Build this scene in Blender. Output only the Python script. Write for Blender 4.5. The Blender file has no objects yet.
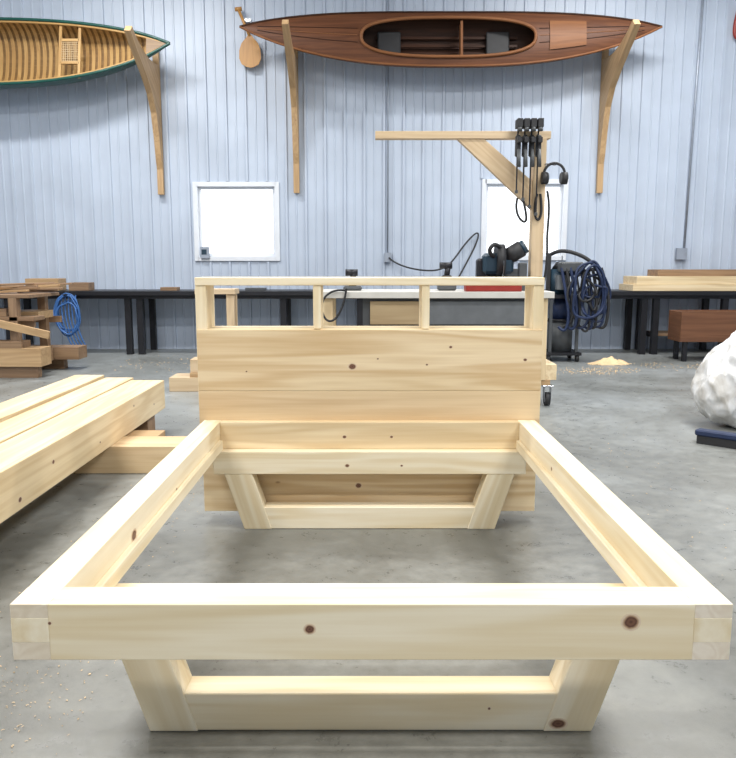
import bpy, bmesh, math, random
from mathutils import Vector, Matrix, noise
random.seed(7)
scene = bpy.context.scene
scene.view_settings.view_transform = 'Standard'
COL = scene.collection

# ------------------------------------------------------------------ materials
def new_mat(name):
    m = bpy.data.materials.new(name); m.use_nodes = True
    nt = m.node_tree; b = nt.nodes['Principled BSDF']
    return m, nt, b

def simple(name, col, rough=0.5, metal=0.0, var=0.12, scale=8.0, bump=0.0):
    m, nt, b = new_mat(name)
    tc = nt.nodes.new('ShaderNodeTexCoord')
    n = nt.nodes.new('ShaderNodeTexNoise'); n.inputs['Scale'].default_value = scale
    n.inputs['Detail'].default_value = 5
    nt.links.new(tc.outputs['Object'], n.inputs['Vector'])
    r = nt.nodes.new('ShaderNodeValToRGB')
    r.color_ramp.elements[0].position = 0.3; r.color_ramp.elements[1].position = 0.7
    r.color_ramp.elements[0].color = tuple(c*(1-var) for c in col)+(1,)
    r.color_ramp.elements[1].color = tuple(min(1, c*(1+var)) for c in col)+(1,)
    nt.links.new(n.outputs['Fac'], r.inputs['Fac'])
    nt.links.new(r.outputs['Color'], b.inputs['Base Color'])
    b.inputs['Roughness'].default_value = rough
    b.inputs['Metallic'].default_value = metal
    if bump:
        bp = nt.nodes.new('ShaderNodeBump'); bp.inputs['Strength'].default_value = bump
        bp.inputs['Distance'].default_value = 0.01
        nt.links.new(n.outputs['Fac'], bp.inputs['Height'])
        nt.links.new(bp.outputs['Normal'], b.inputs['Normal'])
    return m

def wood(name, light, dark, rough=0.55, knots=0.5, grain=1.0, knotcol=(0.34, 0.18, 0.09), rings=30.0, ringamt=0.38, spec=0.5):
    """grain runs along the object's local X axis"""
    m, nt, b = new_mat(name)
    N = nt.nodes; L = nt.links
    tc = N.new('ShaderNodeTexCoord'); oi = N.new('ShaderNodeObjectInfo')
    mul = N.new('ShaderNodeMath'); mul.operation = 'MULTIPLY'; mul.inputs[1].default_value = 37.0
    L.new(oi.outputs['Random'], mul.inputs[0])
    add = N.new('ShaderNodeVectorMath'); add.operation = 'ADD'
    L.new(tc.outputs['Object'], add.inputs[0]); L.new(mul.outputs[0], add.inputs[1])
    mp = N.new('ShaderNodeMapping'); mp.inputs['Scale'].default_value = (0.55, 8, 8)
    L.new(add.outputs[0], mp.inputs['Vector'])
    n1 = N.new('ShaderNodeTexNoise'); n1.inputs['Scale'].default_value = 1.0*grain
    n1.inputs['Detail'].default_value = 2; n1.inputs['Distortion'].default_value = 0.4
    L.new(mp.outputs[0], n1.inputs['Vector'])
    m1 = N.new('ShaderNodeMath'); m1.operation = 'MULTIPLY'; m1.inputs[1].default_value = rings
    L.new(n1.outputs['Fac'], m1.inputs[0])
    sn = N.new('ShaderNodeMath'); sn.operation = 'SINE'; L.new(m1.outputs[0], sn.inputs[0])
    mr = N.new('ShaderNodeMapRange'); mr.inputs['From Min'].default_value = -1; mr.inputs['From Max'].default_value = 1
    mr.inputs['To Min'].default_value = 0.0; mr.inputs['To Max'].default_value = ringamt
    L.new(sn.outputs[0], mr.inputs['Value'])
    mp2 = N.new('ShaderNodeMapping'); mp2.inputs['Scale'].default_value = (3, 90, 90)
    L.new(add.outputs[0], mp2.inputs['Vector'])
    n2 = N.new('ShaderNodeTexNoise'); n2.inputs['Scale'].default_value = 1.0; n2.inputs['Detail'].default_value = 4
    L.new(mp2.outputs[0], n2.inputs['Vector'])
    ad = N.new('ShaderNodeMath'); ad.operation = 'ADD'
    L.new(mr.outputs[0], ad.inputs[0])
    sc = N.new('ShaderNodeMath'); sc.operation = 'MULTIPLY'; sc.inputs[1].default_value = 0.5
    L.new(n2.outputs['Fac'], sc.inputs[0]); L.new(sc.outputs[0], ad.inputs[1])
    ramp = N.new('ShaderNodeValToRGB')
    ramp.color_ramp.elements[0].position = 0.1; ramp.color_ramp.elements[1].position = 0.9
    ramp.color_ramp.elements[0].color = light+(1,); ramp.color_ramp.elements[1].color = dark+(1,)
    L.new(ad.outputs[0], ramp.inputs['Fac'])
    mp3 = N.new('ShaderNodeMapping'); mp3.inputs['Scale'].default_value = (0.6, 5, 5)
    L.new(add.outputs[0], mp3.inputs['Vector'])
    n3 = N.new('ShaderNodeTexNoise'); n3.inputs['Scale'].default_value = 1.0
    L.new(mp3.outputs[0], n3.inputs['Vector'])
    mr3 = N.new('ShaderNodeMapRange'); mr3.inputs['From Min'].default_value = 0.3; mr3.inputs['From Max'].default_value = 0.7
    mr3.inputs['To Min'].default_value = 0.0; mr3.inputs['To Max'].default_value = 1.0
    L.new(n3.outputs['Fac'], mr3.inputs['Value'])
    cm = N.new('ShaderNodeMix'); cm.data_type = 'RGBA'
    cm.inputs['A'].default_value = (0.94, 0.91, 0.84, 1); cm.inputs['B'].default_value = (1.05, 1.05, 1.05, 1)
    L.new(mr3.outputs[0], cm.inputs['Factor'])
    mx = N.new('ShaderNodeVectorMath'); mx.operation = 'MULTIPLY'
    L.new(ramp.outputs['Color'], mx.inputs[0]); L.new(cm.outputs['Result'], mx.inputs[1])
    last = mx.outputs[0]
    if knots > 0:
        mp4 = N.new('ShaderNodeMapping'); mp4.inputs['Scale'].default_value = (2.2, 4.5, 4.5)
        L.new(add.outputs[0], mp4.inputs['Vector'])
        vo = N.new('ShaderNodeTexVoronoi'); vo.inputs['Scale'].default_value = 1.0
        L.new(mp4.outputs[0], vo.inputs['Vector'])
        kr = N.new('ShaderNodeValToRGB')
        kr.color_ramp.elements[0].position = 0.03*knots*2; kr.color_ramp.elements[1].position = 0.075*knots*2
        kr.color_ramp.elements[0].color = (1, 1, 1, 1); kr.color_ramp.elements[1].color = (0, 0, 0, 1)
        L.new(vo.outputs['Distance'], kr.inputs['Fac'])
        mk = N.new('ShaderNodeMix'); mk.data_type = 'RGBA'
        mm = N.new('ShaderNodeMath'); mm.operation = 'MULTIPLY'; mm.inputs[1].default_value = 0.7
        L.new(kr.outputs['Color'], mm.inputs[0]); L.new(mm.outputs[0], mk.inputs['Factor'])
        L.new(last, mk.inputs['A']); mk.inputs['B'].default_value = knotcol+(1,)
        last = mk.outputs['Result']
    L.new(last, b.inputs['Base Color'])
    b.inputs['Roughness'].default_value = rough
    b.inputs['Specular IOR Level'].default_value = spec
    return m

PINE  = wood('pine_planed', (0.92, 0.83, 0.65), (0.78, 0.64, 0.41), knots=0.0, rings=30, ringamt=0.5, spec=0.35)
PINEW = wood('pine_panel', (0.84, 0.69, 0.465), (0.62, 0.44, 0.24), knots=0.25, rings=28, ringamt=0.55)
PINEW2 = wood('pine_panel_warm', (0.80, 0.63, 0.405), (0.60, 0.42, 0.235), knots=0.25, rings=18, ringamt=0.45)
PINEY = wood('pine_timber', (0.86, 0.72, 0.49), (0.66, 0.49, 0.28), knots=0.4, ringamt=0.45)
PINEE = wood('pine_end_grain', (0.84, 0.75, 0.62), (0.72, 0.61, 0.47), knots=0, grain=1.0, rings=60)
JIBW  = wood('pine_jib', (0.70, 0.55, 0.37), (0.54, 0.39, 0.24), knots=0.4)
FIR   = wood('fir_bracket', (0.55, 0.37, 0.20), (0.38, 0.235, 0.115), knots=0.5)
OLDW  = wood('weathered_wood', (0.34, 0.22, 0.13), (0.18, 0.105, 0.06), knots=0.5)
BROWN = wood('stained_board', (0.20, 0.085, 0.04), (0.11, 0.045, 0.02), knots=0)
MAHOG = wood('mahogany_deck', (0.150, 0.058, 0.026), (0.075, 0.028, 0.014), rough=0.45, knots=0, spec=0.25)
MAHO2 = wood('mahogany_hull', (0.05, 0.020, 0.011), (0.028, 0.012, 0.007), rough=0.5, knots=0, spec=0.2)
HATCH = wood('hatch_cedar', (0.25, 0.105, 0.042), (0.17, 0.068, 0.028), rough=0.45, knots=0, spec=0.25)
CEDAR = wood('cedar_ribs', (0.52, 0.33, 0.13), (0.36, 0.20, 0.07), rough=0.4, knots=0)
CEDAR2 = wood('cedar_planking', (0.25, 0.145, 0.055), (0.16, 0.085, 0.03), rough=0.45, knots=0)
BLACK = simple('black_steel', (0.018, 0.018, 0.022), 0.45, 0.3)
RUBBER = simple('black_rubber', (0.02, 0.02, 0.022), 0.6)
DARKG = simple('dark_grey', (0.07, 0.075, 0.08), 0.5)
MIDG = simple('mid_grey', (0.16, 0.17, 0.18), 0.5)
STEEL = simple('bare_steel', (0.45, 0.46, 0.48), 0.3, 0.9)
GREEN = simple('green_canvas', (0.012, 0.075, 0.06), 0.3)
TEAL  = simple('dark_teal', (0.015, 0.04, 0.065), 0.4)
NAVY  = simple('navy_hose', (0.012, 0.025, 0.075), 0.5)
BLUEH = simple('blue_hose', (0.05, 0.15, 0.40), 0.45)
RED   = simple('red_paint', (0.30, 0.03, 0.02), 0.4)
WHITE = simple('white_vinyl', (0.74, 0.77, 0.82), 0.4, var=0.03)
LAMIN = simple('white_laminate', (0.62, 0.60, 0.55), 0.4, var=0.05)
GALV  = simple('galvanised', (0.36, 0.40, 0.47), 0.4, 0.4)
SHAV  = simple('shavings', (0.72, 0.52, 0.30), 0.8, var=0.25)
TAN   = wood('drawer_front', (0.52, 0.39, 0.23), (0.40, 0.28, 0.15), knots=0)
YELL  = wood('paddle_wood', (0.50, 0.26, 0.075), (0.38, 0.18, 0.05), rough=0.35, knots=0)

def knot_mat():
    m, nt, b = new_mat('pine_knot'); N = nt.nodes; L = nt.links
    tc = N.new('ShaderNodeTexCoord')
    ns = N.new('ShaderNodeTexNoise'); ns.inputs['Scale'].default_value = 1.6; ns.inputs['Detail'].default_value = 3
    L.new(tc.outputs['Object'], ns.inputs['Vector'])
    ln = N.new('ShaderNodeVectorMath'); ln.operation = 'LENGTH'; L.new(tc.outputs['Object'], ln.inputs[0])
    a = N.new('ShaderNodeMath'); a.operation = 'MULTIPLY_ADD'; a.inputs[1].default_value = 0.25
    L.new(ns.outputs['Fac'], a.inputs[0]); L.new(ln.outputs['Value'], a.inputs[2])
    r = N.new('ShaderNodeValToRGB'); cr = r.color_ramp
    cr.elements[0].position = 0.1; cr.elements[0].color = (0.07, 0.03, 0.02, 1)
    cr.elements[1].position = 1.0; cr.elements[1].color = (0.76, 0.60, 0.42, 1)
    e = cr.elements.new(0.42); e.color = (0.20, 0.09, 0.05, 1)
    e = cr.elements.new(0.66); e.color = (0.10, 0.045, 0.03, 1)
    e = cr.elements.new(0.80); e.color = (0.42, 0.25, 0.14, 1)
    L.new(a.outputs[0], r.inputs['Fac']); L.new(r.outputs['Color'], b.inputs['Base Color'])
    b.inputs['Roughness'].default_value = 0.45
    return m
KNOT = knot_mat()

# ------------------------------------------------------------------ builders
def root(name, loc=(0, 0, 0)):
    e = bpy.data.objects.new(name, None); e.location = loc; e.empty_display_size = 0.1
    COL.objects.link(e); return e

def attach(o, parent):
    if parent is not None:
        o.parent = parent
        o.matrix_parent_inverse = Matrix.Translation(parent.location).inverted()
    return o

def obj_from_bm(name, bm, mat, parent=None, smooth=False, M=None):
    me = bpy.data.meshes.new(name)
    bmesh.ops.recalc_face_normals(bm, faces=bm.faces[:])
    bm.to_mesh(me); bm.free()
    if smooth:
        for p in me.polygons: p.use_smooth = True
    mats = mat if isinstance(mat, (list, tuple)) else [mat]
    for m in mats: me.materials.append(m)
    o = bpy.data.objects.new(name, me); COL.objects.link(o)
    if M is not None:
        me.transform(M.inverted()); o.matrix_world = M
    return attach(o, parent)

def frame(p0, p1, up=(0, 0, 1)):
    p0 = Vector(p0); p1 = Vector(p1); x = (p1-p0).normalized(); u = Vector(up)
    if abs(x.dot(u)) > 0.99: u = Vector((0, 1, 0))
    y = u.cross(x).normalized(); z = x.cross(y)
    R = Matrix((x, y, z)).transposed().to_4x4()
    return Matrix.Translation((p0+p1)/2) @ R

def beam(name, p0, p1, w, t, mat, parent=None, up=(0, 0, 1), bev=0.003):
    M = frame(p0, p1, up); Lg = (Vector(p1)-Vector(p0)).length
    bm = bmesh.new(); bmesh.ops.create_cube(bm, size=1)
    bmesh.ops.scale(bm, vec=(Lg, w, t), verts=bm.verts)
    if bev > 0:
        bmesh.ops.bevel(bm, geom=bm.edges[:], offset=min(bev, w*.3, t*.3), segments=1, affect='EDGES')
    bm.transform(M)
    return obj_from_bm(name, bm, mat, parent, M=M)

def box(name, x0, x1, y0, y1, z0, z1, mat, parent=None, bev=0.003):
    dx, dy, dz = x1-x0, y1-y0, z1-z0
    cx, cy, cz = (x0+x1)/2, (y0+y1)/2, (z0+z1)/2
    if dx >= dy and dx >= dz: return beam(name, (x0, cy, cz), (x1, cy, cz), dy, dz, mat, parent, bev=bev)
    if dy >= dz: return beam(name, (cx, y0, cz), (cx, y1, cz), dx, dz, mat, parent, bev=bev)
    return beam(name, (cx, cy, z0), (cx, cy, z1), dx, dy, mat, parent, up=(0, 1, 0), bev=bev)

def prism(name, pts, a0, a1, mat, parent=None, plane='XZ', grain=None, bev=0.003):
    def P(u, v, w):
        return {'XZ': Vector((u, w, v)), 'YZ': Vector((w, u, v)), 'XY': Vector((u, v, w))}[plane]
    bm = bmesh.new()
    A = [bm.verts.new(P(u, v, a0)) for u, v in pts]; B = [bm.verts.new(P(u, v, a1)) for u, v in pts]
    bm.faces.new(A); bm.faces.new(B[::-1]); n = len(pts)
    for i in range(n): bm.faces.new((A[i], B[i], B[(i+1) % n], A[(i+1) % n]))
    bmesh.ops.recalc_face_normals(bm, faces=bm.faces[:])
    if bev > 0: bmesh.ops.bevel(bm, geom=bm.edges[:], offset=bev, segments=1, affect='EDGES')
    cu = sum(p[0] for p in pts)/n; cv = sum(p[1] for p in pts)/n
    c = P(cu, cv, (a0+a1)/2)
    M = Matrix.Translation(c)
    if grain is not None: M = frame(c-Vector(grain)/2, c+Vector(grain)/2)
    return obj_from_bm(name, bm, mat, parent, M=M)

def cyl(name, p0, p1, r, mat, parent=None, r2=None, seg=24, smooth=True):
    M = frame(p0, p1); Lg = (Vector(p1)-Vector(p0)).length
    bm = bmesh.new()
    bmesh.ops.create_cone(bm, cap_ends=True, segments=seg, radius1=r, radius2=r if r2 is None else r2, depth=Lg)
    bmesh.ops.rotate(bm, matrix=Matrix.Rotation(math.pi/2, 3, 'Y'), verts=bm.verts)
    bm.transform(M)
    o = obj_from_bm(name, bm, mat, parent, M=M)
    if smooth:
        for p in o.data.polygons: p.use_smooth = len(p.vertices) == 4
    return o

def tube(name, pts, r, mat, parent=None, closed=False, res=4):
    cu = bpy.data.curves.new(name, 'CURVE'); cu.dimensions = '3D'; cu.bevel_depth = r; cu.bevel_resolution = res
    s = cu.splines.new('NURBS'); s.points.add(len(pts)-1)
    for i, p in enumerate(pts): s.points[i].co = (p[0], p[1], p[2], 1)
    s.order_u = min(4, len(pts)); s.use_endpoint_u = not closed; s.use_cyclic_u = closed; s.resolution_u = 8
    tmp = bpy.data.objects.new('tmp', cu); COL.objects.link(tmp)
    dg = bpy.context.evaluated_depsgraph_get(); dg.update()
    me = bpy.data.meshes.new_from_object(tmp.evaluated_get(dg)); bpy.data.objects.remove(tmp)
    me.materials.clear(); me.materials.append(mat)
    for p in me.polygons: p.use_smooth = True
    me.name = name
    o = bpy.data.objects.new(name, me); COL.objects.link(o)
    return attach(o, parent)

def ring(name, c, R, r, mat, parent=None, axis='Y', a0=0, a1=2*math.pi, n=28, wob=0.0, sq=1.0):
    pts = []
    full = abs(a1-a0-2*math.pi) < 1e-3
    for i in range(n if full else n+1):
        a = a0+(a1-a0)*i/n; u = R*math.cos(a)*sq; v = R*math.sin(a)
        j = [random.uniform(-wob, wob) for _ in range(3)]
        d = {'Y': (u, 0, v), 'X': (0, u, v), 'Z': (u, v, 0)}[axis]
        pts.append((c[0]+d[0]+j[0], c[1]+d[1]+j[1], c[2]+d[2]+j[2]))
    return tube(name, pts, r, mat, parent, closed=full)

def knot(parent, loc, axis, r, el=1.0):
    """inlaid branch knot, a thin disc flush on a board face; texture radius 1 = rim"""
    bm = bmesh.new()
    bmesh.ops.create_cone(bm, cap_ends=True, segments=24, radius1=1, radius2=1, depth=0.05)
    for v in bm.verts: v.co += v.co.normalized()*random.uniform(-0.03, 0.03)
    o = obj_from_bm('knot', bm, KNOT)
    S = Matrix.Diagonal((r*el, r, 0.02, 1))
    R = {'Y': Matrix.Rotation(math.pi/2, 4, 'X'), 'X': Matrix.Rotation(math.pi/2, 4, 'Z') @ Matrix.Rotation(math.pi/2, 4, 'X'), 'Z': Matrix.Identity(4)}[axis]
    o.matrix_world = Matrix.Translation(loc) @ R @ S
    return attach(o, parent)

# ------------------------------------------------------------------ room shell
WY = 12.2; XL = -9.0; XR = 9.0; YF = -5.0; ZC = 6.2
def floor_mat():
    m, nt, b = new_mat('polished_concrete'); N = nt.nodes; L = nt.links
    tc = N.new('ShaderNodeTexCoord')
    n1 = N.new('ShaderNodeTexNoise'); n1.inputs['Scale'].default_value = 0.8; n1.inputs['Detail'].default_value = 9; n1.inputs['Roughness'].default_value = 0.62
    n1.inputs['Distortion'].default_value = 0.5
    L.new(tc.outputs['Object'], n1.inputs['Vector'])
    r = N.new('ShaderNodeValToRGB'); cr = r.color_ramp
    cr.elements[0].position = 0.32; cr.elements[0].color = (0.115, 0.113, 0.10, 1)
    cr.elements[1].position = 0.70; cr.elements[1].color = (0.25, 0.255, 0.245, 1)
    e = cr.elements.new(0.5); e.color = (0.18, 0.18, 0.166, 1)
    L.new(n1.outputs['Fac'], r.inputs['Fac'])
    n2 = N.new('ShaderNodeTexNoise'); n2.inputs['Scale'].default_value = 13; n2.inputs['Detail'].default_value = 10; n2.inputs['Roughness'].default_value = 0.75
    L.new(tc.outputs['Object'], n2.inputs['Vector'])
    mr = N.new('ShaderNodeMapRange'); mr.inputs['From Min'].default_value = 0.3; mr.inputs['From Max'].default_value = 0.7
    mr.inputs['To Min'].default_value = 0.76; mr.inputs['To Max'].default_value = 1.22
    L.new(n2.outputs['Fac'], mr.inputs['Value'])
    mx = N.new('ShaderNodeVectorMath'); mx.operation = 'MULTIPLY'
    L.new(r.outputs['Color'], mx.inputs[0]); L.new(mr.outputs[0], mx.inputs[1])
    # base colour turns paler and bluer further into the shop
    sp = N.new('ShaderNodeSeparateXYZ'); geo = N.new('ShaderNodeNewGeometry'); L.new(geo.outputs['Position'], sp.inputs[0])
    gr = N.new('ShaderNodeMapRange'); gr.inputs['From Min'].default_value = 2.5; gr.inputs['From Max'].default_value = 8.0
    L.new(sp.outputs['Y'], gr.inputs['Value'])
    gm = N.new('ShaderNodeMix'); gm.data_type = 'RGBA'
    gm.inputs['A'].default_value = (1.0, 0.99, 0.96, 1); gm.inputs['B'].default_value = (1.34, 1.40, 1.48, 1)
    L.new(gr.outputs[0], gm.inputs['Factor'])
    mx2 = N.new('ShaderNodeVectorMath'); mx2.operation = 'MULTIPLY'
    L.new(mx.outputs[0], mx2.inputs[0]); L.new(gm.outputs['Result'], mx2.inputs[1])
    n4 = N.new('ShaderNodeTexNoise'); n4.inputs['Scale'].default_value = 1.7; n4.inputs['Detail'].default_value = 12; n4.inputs['Roughness'].default_value = 0.8
    L.new(tc.outputs['Object'], n4.inputs['Vector'])
    dr = N.new('ShaderNodeValToRGB'); dr.color_ramp.elements[0].position = 0.58; dr.color_ramp.elements[1].position = 0.80
    dr.color_ramp.elements[0].color = (0, 0, 0, 1); dr.color_ramp.elements[1].color = (0.4, 0.4, 0.4, 1)
    L.new(n4.outputs['Fac'], dr.inputs['Fac'])
    mk = N.new('ShaderNodeMix'); mk.data_type = 'RGBA'
    L.new(dr.outputs['Color'], mk.inputs['Factor']); L.new(mx2.outputs[0], mk.inputs['A']); mk.inputs['B'].default_value = (0.42, 0.41, 0.38, 1)
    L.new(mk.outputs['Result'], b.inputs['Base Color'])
    mr2 = N.new('ShaderNodeMapRange'); mr2.inputs['From Min'].default_value = 0.3; mr2.inputs['From Max'].default_value = 0.7
    mr2.inputs['To Min'].default_value = 0.22; mr2.inputs['To Max'].default_value = 0.5
    L.new(n2.outputs['Fac'], mr2.inputs['Value']); L.new(mr2.outputs[0], b.inputs['Roughness'])
    bp = N.new('ShaderNodeBump'); bp.inputs['Strength'].default_value = 0.1; bp.inputs['Distance'].default_value = 0.01
    L.new(n2.outputs['Fac'], bp.inputs['Height']); L.new(bp.outputs['Normal'], b.inputs['Normal'])
    return m
FLOORM = floor_mat()
SIDING = simple('steel_siding', (0.495, 0.56, 0.665), 0.42, 0.0, var=0.06, scale=1.5)
CEILM = simple('ceiling_liner', (0.72, 0.74, 0.76), 0.7, var=0.03)

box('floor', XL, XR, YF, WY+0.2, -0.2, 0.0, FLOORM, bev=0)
box('ceiling', XL, XR, YF, WY+0.2, ZC, ZC+0.2, CEILM, bev=0)
box('wall_left', XL-0.2, XL, YF, WY+0.2, -0.2, ZC+0.2, SIDING, bev=0)
box('wall_right', XR, XR+0.2, YF, WY+0.2, -0.2, ZC+0.2, SIDING, bev=0)
box('wall_front', XL-0.2, XR+0.2, YF-0.2, YF, -0.2, ZC+0.2, SIDING, bev=0)

WIN = [(-2.69, -1.44, 1.45, 2.57), (1.83, 3.08, 1.46, 2.61)]
def back_wall():
    bm = bmesh.new()
    def cub(x0, x1, z0, z1, y0=WY, y1=WY+0.2):
        M = Matrix.Translation(((x0+x1)/2, (y0+y1)/2, (z0+z1)/2)) @ Matrix.Diagonal((x1-x0, y1-y0, z1-z0, 1))
        bmesh.ops.create_cube(bm, size=1, matrix=M)
    a, b2 = WIN
    cub(XL, a[0], 0, ZC); cub(a[1], b2[0], 0, ZC); cub(b2[1], XR, 0, ZC)
    for w in WIN: cub(w[0], w[1], 0, w[2]); cub(w[0], w[1], w[3], ZC)
    def rib(x, z0, z1, wb, wt, h):
        vs = []
        for z in (z0, z1):
            vs.append([bm.verts.new((x-wb/2, WY+0.001, z)), bm.verts.new((x-wt/2, WY-h, z)),
                       bm.verts.new((x+wt/2, WY-h, z)), bm.verts.new((x+wb/2, WY+0.001, z))])
        for i in range(3): bm.faces.new((vs[0][i], vs[0][i+1], vs[1][i+1], vs[1][i]))
        bm.faces.new(vs[0]); bm.faces.new(vs[1][::-1])
    x = XL+0.1; k = 0
    while x < XR-0.05:
        big = k % 2 == 0
        wb, wt, h = (0.052, 0.030, 0.030) if big else (0.034, 0.016, 0.010)
        segs = [(0.0, ZC)]
        for w in WIN:
            if w[0]-0.06 < x < w[1]+0.06: segs = [(0.0, w[2]-0.06), (w[3]+0.06, ZC)]
        for s in segs: rib(x, s[0], s[1], wb, wt, h)
        x += 0.1525; k += 1
    return obj_from_bm('wall_back', bm, SIDING)
back_wall()

glass, nt, b = new_mat('window_glass')
for n in list(nt.nodes):
    if n.type != 'OUTPUT_MATERIAL': nt.nodes.remove(n)
out = nt.nodes['Material Output']; t = nt.nodes.new('ShaderNodeBsdfTransparent'); g = nt.nodes.new('ShaderNodeBsdfGlossy')
g.inputs['Roughness'].default_value = 0.05
mxs = nt.nodes.new('ShaderNodeMixShader'); mxs.inputs[0].default_value = 0.06
nt.links.new(t.outputs[0], mxs.inputs[1]); nt.links.new(g.outputs[0], mxs.inputs[2]); nt.links.new(mxs.outputs[0], out.inputs['Surface'])

for i, (x0, x1, z0, z1) in enumerate(WIN):
    r = root('window_%d' % (i+1), ((x0+x1)/2, WY, (z0+z1)/2))
    f = 0.05
    for nm, a in (('frame_left', (x0-f, x0+0.02, z0-f, z1+f)), ('frame_right', (x1-0.02, x1+f, z0-f, z1+f)),
                  ('frame_top', (x0, x1, z1-0.02, z1+f)), ('frame_sill', (x0, x1, z0-f, z0+0.02))):
        box(nm, a[0], a[1], WY-0.035, WY+0.12, a[2], a[3], WHITE, r)
    box('sash_left', x0+0.02, x0+0.06, WY+0.05, WY+0.1, z0+0.02, z1-0.02, WHITE, r)
    box('sash_right', x1-0.06, x1-0.02, WY+0.05, WY+0.1, z0+0.02, z1-0.02, WHITE, r)
    box('sash_top', x0+0.05, x1-0.05, WY+0.05, WY+0.1, z1-0.06, z1-0.02, WHITE, r)
    box('sash_bottom', x0+0.05, x1-0.05, WY+0.05, WY+0.1, z0+0.02, z0+0.07, WHITE, r)
    box('glass_pane', x0+0.05, x1-0.05, WY+0.07, WY+0.078, z0+0.05, z1-0.05, glass, r, bev=0)
r = root('electrical_box', (-2.60, WY-0.04, 1.55))  # small grey electrical box at the window's lower corner
box('body', -2.64, -2.50, WY-0.075, WY-0.036, 1.44, 1.62, GALV, r)
box('label', -2.62, -2.54, WY-0.08, WY-0.074, 1.5, 1.58, TEAL, r)

# ------------------------------------------------------------------ bed frame
CX = 0.008; HW = 0.852; RT = 0.089
YB0, YB1 = 1.69, 3.84; ZT, ZB = 0.547, 0.407
bed = root('bed_frame', (CX, 2.7, 0))
YR = YB0+0.10
zj1 = ZT-0.035; zj2 = ZB+0.045
box('front_rail', CX-HW+RT, CX+HW-RT, YB0, YR, ZB, ZT, PINE, bed, bev=0.0015)
for s, nm in ((-1, 'left'), (1, 'right')):
    xo = CX+s*HW; xi = CX+s*(HW-RT); a, c = min(xo, xi), max(xo, xi)
    box('front_rail_finger_'+nm, a, c, YB0, YR, zj2, zj1, PINE, bed, bev=0.0008)
    box('side_rail_'+nm, a, c, YR, YB1, ZB, ZT, PINE, bed, bev=0.0015)
    box('side_rail_tenon_top_'+nm, a, c, YB0+0.0005, YR, zj1, ZT, PINEE, bed, bev=0.0008)
    box('side_rail_tenon_bottom_'+nm, a, c, YB0+0.0005, YR, ZB, zj2, PINEE, bed, bev=0.0008)
    box('mattress_ledger_'+nm, min(xi, xi-s*0.022), max(xi, xi-s*0.022), YR, YB1-0.09, ZB+0.006, ZB+0.055, PINE, bed)
box('end_rail', CX-HW+RT, CX+HW-RT, YB1-0.05, YB1, ZB, ZT, PINEY, bed)
def leg_frame(tag, y0, y1):
    zt, zb = 0.407, 0.29
    box('leg_top_beam_'+tag, CX-0.79, CX+0.79, y0, y1, zb, zt, PINE, bed)
    for s, nm in ((-1, 'left'), (1, 'right')):
        pts = [(CX+s*0.735, zb), (CX+s*0.64, 0.0), (CX+s*0.50, 0.0), (CX+s*0.595, zb)]
        prism('leg_%s_%s' % (tag, nm), pts, y0+0.002, y1-0.002, PINE, bed, grain=(s*0.095, 0, 0.29))
    pts = [(CX-0.54, 0.115), (CX+0.54, 0.115), (CX+0.503, 0.001), (CX-0.503, 0.001)]
    prism('leg_stretcher_'+tag, pts, y0+0.006, y1-0.004, PINE, bed, grain=(1, 0, 0))
leg_frame('front', 2.024, 2.134)
leg_frame('rear', 3.73, 3.83)
for l, a, rr, el in (((-0.138, YB0, 0.485), 'Y', 0.014, 1.1), ((0.621, YB0, 0.503), 'Y', 0.022, 1.1),
                 ((-0.752, YB0, 0.50), 'Y', 0.005, 1), ((0.55, 2.026, 0.025), 'Y', 0.018, 1.6),
                 ((0.35, 2.030, 0.07), 'Y', 0.005, 1.0),
                 ((CX-HW+RT, 2.35, 0.475), 'X', 0.022, 1.4), ((CX-HW+RT, 2.9, 0.46), 'X', 0.010, 1.2),
                 ((CX+HW-RT, 3.1, 0.49), 'X', 0.010, 1.2)):
    knot(bed, l, a, rr, el)

# headboard
hb = root('bookcase_headboard', (CX, 3.95, 0))
HF, HBK = 3.86, 4.07; HH = 0.882
for s, nm in ((-1, 'left'), (1, 'right')):
    a, c = sorted((CX+s*HH, CX+s*(HH-0.055)))
    box('side_'+nm, a, c, HF, HBK, 0.62, 1.235, PINE, hb)
box('top_board', CX-HH, CX+HH, HF-0.004, HBK+0.004, 1.235, 1.275, PINE, hb)
for x, nm in ((-0.258, '1'), (0.292, '2')):
    box('divider_'+nm, x-0.02, x+0.02, HF, HBK, 1.015, 1.235, PINE, hb)
box('shelf', CX-HH+0.055, CX+HH-0.055, HF+0.02, HBK, 0.985, 1.015, PINE, hb)
box('panel_upper', CX-HH+0.006, CX+HH-0.006, HF-0.02, HF+0.02, 0.70, 1.012, PINEW, hb, bev=0.0015)
box('panel_middle', CX-HH+0.006, CX+HH-0.006, HF-0.02, HF+0.02, 0.415, 0.6985, PINEW2, hb, bev=0.0015)
box('panel_lower', CX-HH+0.01, CX+HH-0.01, HF+0.01, HF+0.05, 0.05, 0.413, PINEW, hb, bev=0.002)
box('foot_left', CX-0.64, CX-0.56, HF+0.05, HBK, 0.0, 0.62, PINE, hb)
box('foot_right', CX+0.56, CX+0.64, HF+0.05, HBK, 0.0, 0.62, PINE, hb)
for x, z, rr in ((-0.08, 0.825, 0.019), (0.42, 0.925, 0.008), (0.80, 0.86, 0.009), (0.05, 0.865, 0.005), (-0.62, 0.80, 0.005), (0.30, 0.835, 0.006)):
    knot(hb, (x, HF-0.02, z), 'Y', rr, 1.3)
knot(hb, (-0.05, HF+0.01, 0.19), 'Y', 0.017, 1.2)
for x, rr in ((-0.105, 0.010), (0.17, 0.006)): knot(bed, (x, 3.73, 0.335), 'Y', rr, 1.3)
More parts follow.
